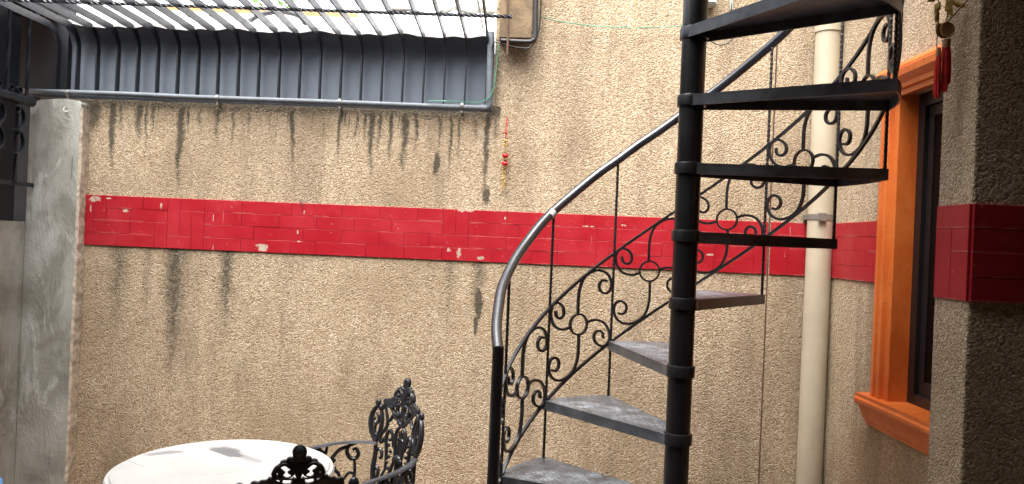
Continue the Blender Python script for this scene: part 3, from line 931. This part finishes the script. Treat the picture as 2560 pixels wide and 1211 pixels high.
cmh = MB().lathe([(.0405, -.034), (.0470, -.033), (.0475, -.002), (.0455, .003), (.0405, .005)], 32).mesh('collar', M['black_plain'], 35)
for n_ in range(-3, 10):
    t = inst('tread', tm, stair, (0, 0, H0 + RISE * n_), (0, 0, -bph(n_)))
    inst('collar', cmh, t)

RAIL = lambda k: 1.722 + .231 * (k - 1)      # height of the rail axis above baluster k
for n_ in range(0, 10):
    z0 = H0 + RISE * (n_ - 1); z1 = RAIL(n_) - .012
    key = round(z1 - z0, 3)
    a = bph(n_)
    mb = twisted((0, 0, 0), (0, 0, z1 - z0), .0084, 22, .007)
    mb.build('baluster', M['black_plain'], stair, loc=(-RB * math.cos(a), RB * math.sin(a), z0))
    # a weld collar where the rails cross
a = bph(-1)
MB().tube([cyl(a, .609, 0), cyl(a, .609, RAIL(-1) + .01)], .0185, 16).build('newel_post', M['black'], stair, smooth=50)
pts = []
rnd = random.Random(4)
for i in range(0, 11 * 4 + 1):
    k = -1 + i / 4
    pts.append(cyl(bph(k), .611 + rnd.uniform(-.002, .002), RAIL(k) + rnd.uniform(-.002, .002)))
MB().tube(smooth_path(pts, 3), .0182, 16).build('handrail', M['rail'], stair, smooth=50)
a = bph(.95)
jp = [cyl(bph(.93), .611, RAIL(.93)), cyl(bph(1.0), .611, RAIL(1.0))]
MB().tube(jp, .0189, 16).build('weld_joint', M['box'], stair, smooth=50)

def helix_bar(off, k0, k1):
    mb = MB()
    rings = []
    for i in range(int((k1 - k0) * 10) + 1):
        k = k0 + i / 10
        z = H0 + RISE * k + off
        w, t_ = .0064, .0055
        rings.append([cyl(bph(k), RB + t_, z + w), cyl(bph(k), RB - t_, z + w), cyl(bph(k), RB - t_, z - w), cyl(bph(k), RB + t_, z - w)])
    return mb.rings(rings)
helix_bar(-.004, -1, 9).build('lower_bar', M['black_plain'], stair, smooth=40)
helix_bar(.357, -1, 9).build('upper_bar', M['black_plain'], stair, smooth=40)

ARC = RB * DT
cz = .5 * RISE + .178
def roll(p, R=RB):                          # p.x = arc length, p.y = radial, p.z = height
    return cyl(p.x / R, R + p.y, p.z)
S1 = [(-.004, .042), (-.005, .090), (-.002, .136), (.014, .180), (.046, .208), (.088, .218), (.126, .202), (.143, .165), (.134, .134), (.112, .126), (.092, .140), (.090, .163), (.104, .178), (.124, .176)]
S2 = [(.041, .010), (.074, .018), (.110, .010), (.134, -.014), (.144, -.045), (.138, -.074), (.118, -.088), (.094, -.082), (.077, -.064), (.076, -.040), (.092, -.026), (.112, -.034), (.117, -.056)]
def scroll_mesh(S, sgn):
    path = smooth_path([(ARC / 2 + sgn * a, 0, cz + sgn * b) for a, b in S], 4)
    mb = MB().sweep(path, (0, 1, 0), .011, .0094)
    return mb.map(roll).mesh('scroll', M['black_plain'], 40)
scrolls = [scroll_mesh(S, s) for S in (S1, S2) for s in (1, -1)]
rp = [(ARC / 2 + .040 * math.cos(2 * PI * i / 28), 0, cz + .041 * math.sin(2 * PI * i / 28)) for i in range(28)]
ringm = MB().sweep(rp, (0, 1, 0), .013, .0070, closed=True).map(roll).mesh('ring', M['black_plain'], 40)
for n_ in range(-1, 9):
    r_ = inst('ring', ringm, stair, (0, 0, H0 + RISE * n_), (0, 0, -bph(n_)))
    for s_ in scrolls: inst('scroll', s_, r_)

# ------------------------------------------------------------------ white round table
TX, TY = -.972, 2.66
tb = empty('round_table', (TX, TY, 0)); tag(tb, 'round white garden table with grey worn patches on its top', 'table')
MB().lathe([(.28, .734), (.357, .738), (.371, .746), (.3755, .756), (.371, .765), (.364, .7665), (.362, .7655), (.359, .7670), (.357, .772), (.350, .7755), (.335, .776), (.0005, .776)], 96).build('tabletop', M['table'], tb, smooth=40)
MB().lathe([(.17, .02), (.15, .04), (.06, .07), (.035, .12), (.05, .2), (.03, .3), (.028, .5), (.05, .6), (.04, .68), (.2, .725), (.2, .733)], 24).build('pedestal', M['iron'], tb, smooth=50)
for k in range(4):
    a = k * PI / 2 + .5
    MB().tube(smooth_path([(.05 * math.cos(a), .05 * math.sin(a), .14), (.18 * math.cos(a), .18 * math.sin(a), .10), (.27 * math.cos(a), .27 * math.sin(a), .03), (.31 * math.cos(a), .31 * math.sin(a), .012)], 5), .017, 8).build('foot', M['iron'], tb, smooth=50)

# ------------------------------------------------------------------ cast-iron chairs
def recl(x, z, y): return (x, -.10 * (z - .43) + 1.1 * x * x + y, z)
def kx(z):
    if z > 1.020: return 1.0
    if z > 1.004: return 1.0 + .09 * (1.020 - z) / .016
    if z > .955: return 1.09
    if z > .90: return 1.0 + .09 * (z - .90) / .055
    return 1.0
def plate(outline, holes, depth, bevel):
    cu = bpy.data.curves.new('plate', 'CURVE')
    cu.dimensions = '2D'; cu.fill_mode = 'BOTH'; cu.extrude = depth; cu.bevel_depth = bevel; cu.bevel_resolution = 1; cu.offset = -bevel
    for loop in [outline] + holes:
        sp_ = cu.splines.new('POLY')
        sp_.points.add(len(loop) - 1)
        for i, p in enumerate(loop): sp_.points[i].co = (p[0], p[1], 0, 1)
        sp_.use_cyclic_u = True
    ob = bpy.data.objects.new('plate', cu)
    me = bpy.data.meshes.new_from_object(ob)
    vs_ = [v.co.copy() for v in me.vertices]; fs = [tuple(p.vertices) for p in me.polygons]
    bpy.data.objects.remove(ob); bpy.data.curves.remove(cu); bpy.data.meshes.remove(me)
    return vs_, fs
def cr2(pts, n=4): return [(p.x, p.y) for p in smooth_path([(a, b, 0) for a, b in pts], n, closed=True)]
half = [(.0105, 1.047), (.0175, 1.037), (.0180, 1.027), (.0165, 1.018), (.0225, 1.018), (.0285, 1.017), (.0315, 1.010), (.038, 1.0105), (.0435, 1.0075), (.045, 1.000), (.054, .994), (.060, .983), (.063, .970), (.061, .958),
        (.068, .957), (.0715, .950), (.078, .946), (.086, .946), (.092, .942), (.104, .943), (.112, .938), (.110, .928), (.098, .926), (.090, .918), (.078, .916), (.066, .908), (.058, .894), (.046, .882), (.034, .880), (.026, .868), (.012, .862)]
full = [(0, 1.0505)] + half + [(0, .858)] + [(-a, b) for a, b in reversed(half)]
outline = []
for p in smooth_path([(a, b, 0) for a, b in full], 3, closed=True): outline.append((p.x, p.y))
hA = cr2([(.014, .9885), (.021, .992), (.030, .996), (.042, .991), (.036, .983), (.031, .978), (.034, .970), (.034, .961), (.027, .955), (.019, .959), (.018, .966), (.023, .971), (.026, .979), (.019, .983)], 3)
hB = cr2([(.007, .976), (.010, .966), (.016, .957), (.024, .950), (.004, .952)], 3)
hC = cr2([(.012, .944), (.025, .946), (.040, .947), (.052, .949), (.050, .943), (.034, .938), (.020, .937)], 3)
hD = cr2([(.008, .925), (.018, .932), (.030, .928), (.034, .916), (.026, .910), (.018, .916), (.012, .912)], 3)
hE = cr2([(.049, .974), (.052, .968), (.051, .960), (.048, .964)], 3)
hF = cr2([(.044, .925), (.056, .928), (.064, .920), (.054, .908), (.044, .905)], 3)
hG = cr2([(.006, .895), (.018, .900), (.028, .895), (.022, .883), (.008, .878)], 3)
holes = []
for h_ in (hA, hB, hC, hD, hE, hF, hG):
    holes.append(h_); holes.append([(-a, b) for a, b in h_])
PV, PF = plate(outline, holes, .0045, .0022)

def make_chair(label):
    root = empty('garden_chair', (0, 0, 0)); tag(root, label, 'chair', 'ornate cast-iron garden chairs')
    mb = MB()
    mb.add([recl(v.x * kx(v.y), v.y + max(0, .012 - abs(v.y - .945) * .35), v.z) for v in PV], PF)
    def strip(pts, r=.0055, both=True, n_=4, flat=1.0):
        for s in ((1, -1) if both else (1,)):
            P = smooth_path([(s * a, 0, b) for a, b in pts], n_)
            k = len(P)
            rr_ = [r * 1.18 * (.72 + .4 * math.sin(PI * i / (k - 1))) for i in range(k)]
            q = len(mb.v)
            mb.tube([recl(p.x, p.z, 0) for p in P], rr_, 7)
    def knob(x, z, r, both=True, y=.0, sz=1.0):
        for s in ((1, -1) if both else (1,)):
            mb.ball(recl(s * x, z, y), r, (1, .8, sz), 8)
    # relief on the crest
    for s in (1, -1):
        for pts in ([(.003, .955), (.006, .985), (.012, 1.005), (.022, 1.012)], [(.004, .96), (.010, .985), (.026, 1.0), (.040, 1.003)],
                    [(.014, .985), (.036, 1.0), (.053, .985), (.054, .965), (.042, .952), (.034, .958)], [(.010, .95), (.016, .935), (.034, .932), (.041, .915), (.030, .9), (.018, .905)],
                    [(.055, .955), (.040, .948), (.046, .93), (.066, .922), (.078, .93), (.075, .942)], [(.004, .93), (.006, .905), (.014, .885), (.004, .87)]):
            P = smooth_path([(s * a, 0, b) for a, b in pts], 4)
            for side in (1, -1): mb.tube([recl(p.x * kx(p.z), p.z + max(0, .012 - abs(p.z - .945) * .35), side * .006) for p in P], .0042 if side > 0 else .003, 6)
    mb.ball(recl(0, 1.034, 0), .0165, (.95, .8, 1.0), 12)
    for (x, z, r) in ((.021, 1.014, .006), (.036, 1.006, .007), (.112, .938, .009), (.100, .932, .008)): knob(x, z, r)
    # shoulder, ears and side lobes
    knob(.146, .932, .0150, sz=1.15); knob(.133, .915, .012)
    strip([(.108, .935), (.116, .925), (.124, .912), (.140, .916)], .007)
    strip([(.140, .924), (.158, .908), (.170, .880), (.170, .845), (.160, .812), (.146, .790), (.136, .775)], .0085)
    strip([(.132, .912), (.122, .890), (.118, .860), (.122, .825), (.130, .795), (.136, .775)], .0075)
    strip([(.150, .890), (.138, .880), (.134, .862), (.144, .850), (.156, .860), (.152, .872)], .0055)
    strip([(.136, .860), (.148, .836), (.144, .812), (.134, .806), (.130, .818)], .0050)
    strip([(.108, .925), (.098, .895), (.088, .865), (.092, .838), (.108, .82), (.118, .80), (.112, .782), (.100, .788), (.100, .80)], .0062)
    strip([(.060, .90), (.074, .875), (.090, .868)], .006)
    strip([(.136, .778), (.131, .73), (.134, .68), (.126, .62), (.118, .55), (.112, .46)], .0085)
    strip([(.131, .73), (.116, .755), (.100, .745), (.098, .725), (.108, .718)], .0055)
    strip([(.132, .66), (.118, .682), (.106, .668), (.110, .64), (.124, .60)], .0058)
    for z in (.71, .655, .60): knob(.133, z, .0085)
    # the lyre in the middle
    strip([(0, .862), (.016, .856), (.028, .838), (.032, .812), (.030, .785), (.024, .760), (.022, .735)], .0062)
    strip([(.030, .80), (.014, .812), (0, .814)], .0045)
    for x in (.0, .011): strip([(x, .85 - x * .8), (x, .78), (x * 1.1, .70), (x * 1.5, .60), (x * 1.8, .47)], .0036, both=x > 0)
    strip([(.022, .735), (.034, .70), (.048, .66), (.054, .61), (.052, .55), (.046, .47)], .0065)
    strip([(.024, .68), (.032, .62), (.034, .55), (.03, .47)], .0040)
    strip([(.040, .775), (.050, .815), (.064, .835), (.080, .822), (.084, .795), (.078, .765), (.072, .72), (.072, .68)], .0060)
    for z in (.80, .778, .756, .734, .712, .69): knob(.060 + .008 * math.sin(z * 90), z, .0085)
    mb.ball(recl(0, .735, .003), .024, (1.15, .5, .8), 10)
    for s in (1, -1): mb.ball(recl(s * .02, .73, .004), .013, (1, .6, 1), 8)
    strip([(.072, .68), (.088, .65), (.094, .60), (.084, .55), (.068, .56), (.07, .585)], .0058)
    strip([(0, .47), (.06, .468), (.115, .46)], .009)
    mb.build('backrest', M['iron'], root, smooth=45)
    # arms
    for s in (1, -1):
        path = smooth_path([(s * .128, -.016, .776), (s * .160, .012, .778), (s * .198, .062, .777), (s * .226, .135, .773), (s * .236, .20, .768), (s * .234, .255, .762), (s * .226, .283, .752)], 6)
        m = len(path); rings = []
        for i, p in enumerate(path):
            d = (path[min(i + 1, m - 1)] - path[max(i - 1, 0)]); d.z = 0; d.normalize()
            q = Vector((-d.y, d.x, 0)); w = .0135 + .002 * math.sin(i * .7)
            rings.append([p + q * w + Vector((0, 0, -.006)), p + q * w * .75 + Vector((0, 0, .001)), p + q * .2 * w + Vector((0, 0, .0035)), p - q * .75 * w + Vector((0, 0, .001)), p - q * w + Vector((0, 0, -.006)), p + Vector((0, 0, -.009))])
        arm = MB().rings(rings).build('armrest', M['arm'], root, smooth=40)
        seg = [0]
        for i in range(1, m): seg.append(seg[-1] + (path[i] - path[i - 1]).length)
        def on_arm(p, s=s):
            L = max(0, min(seg[-1] - 1e-6, p.x)); i = 0
            while i < m - 2 and seg[i + 1] < L: i += 1
            t = (L - seg[i]) / (seg[i + 1] - seg[i]); c = path[i].lerp(path[i + 1], t)
            d = (path[i + 1] - path[i]); d.z = 0; d.normalize()
            z = p.z + (c.z - .765) if p.z > .5 else p.z
            q = max(0, (.6 - p.z)) * .55                    # tucks in towards the seat
            return (c.x * (1 - q) - d.y * p.y, c.y + d.x * p.y, z)
        sw = MB()
        def curl(pts, r=.0058):
            q = len(sw.v)
            P = smooth_path([(a, 0, b) for a, b in pts], 4); k = len(P)
            sw.tube(P, [r * (.75 + .45 * math.sin(PI * i / (k - 1))) for i in range(k)], 7)
            sw.map(on_arm, q)
        curl([(.075, .762), (.105, .755), (.120, .730), (.108, .700), (.085, .696), (.074, .715), (.084, .734), (.098, .730)], .0072)
        curl([(.075, .762), (.110, .748), (.150, .735), (.178, .705), (.190, .675), (.176, .658), (.160, .668)], .0066)
        curl([(.090, .70), (.086, .65), (.094, .60), (.120, .56), (.128, .50), (.12, .44)], .0066)
        curl([(.128, .615), (.108, .640), (.086, .632)], .0055)
        curl([(.165, .70), (.186, .665), (.188, .61), (.170, .57), (.156, .50), (.15, .44)], .0072)
        curl([(.186, .64), (.166, .655), (.150, .640), (.142, .61), (.152, .595)], .0058)
        curl([(.20, .755), (.205, .73), (.222, .715), (.242, .722), (.246, .742), (.232, .752), (.222, .738)], .0075)
        curl([(.262, .750), (.264, .66), (.262, .56), (.262, .44)], .0068)
        q = len(sw.v)
        sw.ball((.226, 0, .728), .020, (1, .6, 1), 10)
        for z in (.70, .665, .63, .59, .55): sw.ball((.263, 0, z), .0115, (1, 1, .6), 8)
        for (a, z) in ((.188, .60), (.092, .60), (.15, .735), (.205, .70)): sw.ball((a, 0, z), .0085, (1, .8, 1), 8)
        sw.map(on_arm, q)
        sw.build('arm_scrollwork', M['iron'], arm, smooth=45)
    st_ = MB().lathe([(.0005, .432), (.17, .436), (.205, .446), (.214, .440), (.212, .425), (.19, .422), (.0005, .424)], 40, (0, .215, 0))
    st_.build('seat', M['iron'], root, smooth=40)
    for (x, y) in ((.13, .08), (-.13, .08), (.14, .33), (-.14, .33)):
        d = Vector((x, y - .21, 0)).normalized()
        P = smooth_path([(x, y, .425), Vector((x, y, .36)) + d * .03, Vector((x, y, .22)) + d * .015, Vector((x, y, .09)) + d * .02, Vector((x, y, .012)) + d * .055], 5)
        MB().tube(P, [.02 - .011 * i / (len(P) - 1) for i in range(len(P))], 8).build('leg', M['iron'], root, smooth=50)
    return root

def copy_tree(o, parent=None):
    c = link_copy(o, parent)
    for ch in list(o.children): copy_tree(ch, c)
    return c
def place(c, x, y, fx, fy):
    c.location = (x, y, 0)
    c.rotation_euler = (0, 0, math.atan2(-fx, fy))
far = make_chair('ornate black cast-iron garden chair beyond the table, its lyre back facing the white top')
near = copy_tree(far)
near['label'] = 'dark silhouetted cast-iron garden chair in front of the table, its back to the viewer'
place(far, -.430, 2.935, -.735, -.678)
place(near, -.547, 2.035, -.30, .95)

# ------------------------------------------------------------------ red bead charm on the wall
ch = empty('bead_charm', (-.05, 3.575, 2.19)); HC = (-.05, 3.575, 2.19)
tag(ch, 'red bead and gold chain charm hanging on the pebble wall', 'ornament')
MB().tube([(-.050, 3.595, 2.190), (-.052, 3.575, 2.115)], .0014, 5).tube([(-.047, 3.595, 2.190), (-.048, 3.575, 2.115)], .0014, 5).ball((-.05, 3.573, 2.112), .006, (1, 1, 1.2), 8).tube([(-.049, 3.573, 2.105), (-.049, 3.573, 2.082)], .003, 6).build('cord', M['thread'], ch, HC, 50)
kn = MB()
for i in range(7):
    a = i * 2 * PI / 7
    kn.ball((-.049 + .009 * math.cos(a), 3.573 + .004 * math.sin(3 * a), 2.062 + .013 * math.sin(a)), .0055, (1, 1, 1), 8)
kn.tube([(-.049, 3.573, 2.085), (-.049, 3.573, 1.945)], .0018, 5)
kn.lathe([(.004, 2.022), (.010, 2.020), (.010, 2.018), (.004, 2.016)], 12, (-.049, 3.573, 0)).lathe([(.004, 1.990), (.011, 1.987), (.011, 1.983), (.004, 1.979)], 12, (-.049, 3.573, 0)).lathe([(.004, 1.953), (.011, 1.950), (.008, 1.944), (.003, 1.940)], 12, (-.049, 3.573, 0))
kn.build('gold_knot', M['gold'], ch, HC, 50)
bd = MB().ball((0, 0, 0), .0158, (1, 1, .72), 16).mesh('bead', M['bead'], 60)
for z in (2.004, 1.966): inst('bead', bd, ch, (.001, -.002, z - 2.19))
tas = MB()
for dx in (-.006, .0, .006):
    z = 1.94
    while z > 1.838 + abs(dx) * 2:
        tas.ball((-.051 + dx + random.uniform(-.0008, .0008), 3.572 + random.uniform(-.002, .002), z), .0030, (1, 1, .9), 6)
        z -= .0058
tas.build('chain_tassel', M['gold'], ch, HC, 60)

# gold coin and tassel ornament hanging by the pier
orn = empty('coin_tassel_ornament', (1.085, 1.95, 2.45)); OO = (1.085, 1.95, 2.45)
tag(orn, 'gold coins with long red tassels hanging beside the pier at the top right', 'ornament')
MB().tube([(1.12, 1.93, 2.45), (1.086, 1.948, 2.20)], .0015, 5).tube([(1.066, 1.95, 2.40), (1.068, 1.95, 2.14)], .0012, 5).tube([(1.145, 1.90, 2.29), (1.086, 1.946, 2.205)], .002, 5).build('string', M['rust'], orn, OO)
def coin(c, r, ry, rx=0.0):
    mb = MB().lathe([(.0005, -.0022), (r * .8, -.0018), (r * .86, -.003), (r * .97, -.003), (r, -.0015), (r, .0015), (r * .97, .003), (r * .86, .003), (r * .8, .0018), (.0005, .0022)], 28)
    R_ = Matrix.Rotation(ry, 3, 'Z') @ Matrix.Rotation(PI / 2 + rx, 3, 'X')
    return mb.map(lambda p: R_ @ p + Vector(c))
coin((1.090, 1.945, 2.190), .0205, .15).build('coin', M['coin'], orn, OO, 40)
coin((1.085, 1.952, 2.189), .0205, .05).build('coin', M['coin'], orn, OO, 40)
coin((1.071, 1.956, 2.198), .0185, 1.0).build('coin', M['coin'], orn, OO, 40)
coin((1.068, 1.955, 2.225), .0170, .9).build('coin', M['coin'], orn, OO, 40)
for (x, z, a, L) in ((1.070, 2.262, -.5, .045), (1.082, 2.262, .3, .05), (1.096, 2.266, .9, .04), (1.062, 2.275, -1.0, .04), (1.104, 2.26, 1.2, .035), (1.088, 2.285, .1, .05)):
    d = Vector((math.sin(a), -.25, -math.cos(a))).normalized(); s_ = Vector((math.cos(a), 0, math.sin(a))) * L * .22
    c = Vector((x, 1.945, z))
    up = Vector((0, -.004, 0))
    MB().add([c, c + d * L * .45 + s_, c + d * L, c + d * L * .45 - s_, c + d * L * .45 + up], [(0, 1, 4), (1, 2, 4), (2, 3, 4), (3, 0, 4), (0, 3, 2, 1)]).build('gold_leaf', M['gold'], orn, OO)
def tassel(x, y, z0, z1, r, seed):
    q = random.Random(seed)
    MB().lathe([(r * .35, z0 + .022), (r * .8, z0 + .02), (r * .85, z0), (r * .7, z0 - .001)], 12, (x, y, 0)).build('tassel_cap', M['cap'], orn, OO, 50)
    mb = MB()
    for i in range(34):
        a = q.uniform(0, 2 * PI); rr_ = r * math.sqrt(q.uniform(0, 1))
        e = q.uniform(0, .012); sp_ = q.uniform(.9, 1.35)
        mb.tube(smooth_path([(x + rr_ * .6 * math.cos(a), y + rr_ * .6 * math.sin(a), z0), (x + rr_ * 1.1 * math.cos(a), y + rr_ * 1.1 * math.sin(a), (z0 + z1) / 2 + .02), (x + rr_ * sp_ * math.cos(a) + q.uniform(-.002, .002), y + rr_ * sp_ * math.sin(a), z1 + e)], 3), .0016, 5)
    mb.build('tassel', M['thread'], orn, OO, 60)
tassel(1.070, 1.945, 2.122, 2.012, .0068, 1)
tassel(1.088, 1.950, 2.145, 2.03, .0080, 2)
tassel(1.099, 1.953, 2.148, 2.05, .0065, 3)

# blue bucket at the lower left corner
bk = empty('blue_bucket', (-1.80, 2.42, 0)); BO = (-1.80, 2.42, 0)
tag(bk, 'blue plastic drum with its lid just showing in the lower left corner', 'bucket')
MB().lathe([(.14, 0), (.165, .68), (.160, .715)], 36, BO).build('body', M['blue'], bk, BO, 50)
MB().lathe([(.160, .708), (.176, .711), (.178, .738), (.172, .745), (.150, .748), (.146, .741), (.0005, .741)], 36, BO).build('lid', M['blue'], bk, BO, 40)

# things standing on the neighbour's roof
vp = empty('vent_pipe', (-.92, 5.85, on_roof(0, 5.85))); VO = (-.92, 5.85, on_roof(0, 5.85))
tag(vp, 'dark vent pipe on a pale cone rising from the white roof behind the bars', 'vent pipe')
MB().tube([(-.92, 5.85, VO[2] + .02), (-.92, 5.85, VO[2] + .6)], .045, 14).build('pipe', M['rust'], vp, VO, 50)
MB().lathe([(.16, 0), (.09, .05), (.055, .10), (.047, .11)], 20, VO).build('flashing', M['plastic'], vp, VO, 50)
o = MB().tube([(-.30, 3.75, 3.3), (-.245, 3.72, 2.9), (-.17, 3.66, 2.56)], .004, 6).build('guy_wire', M['cable'], smooth=60)
tag(o, 'thin dark guy wire running down to the corner of the sheet metal screen', 'wire')
rnd = random.Random(21)
for (x, y, lab) in ((-.62, 5.9, 'grey broken concrete lump on the white roof, the smaller one left of the pair'), (-.36, 5.95, 'long heap-like grey concrete lump on the white roof beside the brown stub')):
    w = .09 if x < -.5 else .20
    mb = MB().ball((0, 0, 0), 1, (w, .06, .055), 14)
    mb.map(lambda p: p * (1 + rnd.uniform(-.18, .18)))
    ob = mb.build('concrete_lump', M['cement']); ob.location = (x, y, on_roof(0, y) + .05); tag(ob, lab, 'rubble')
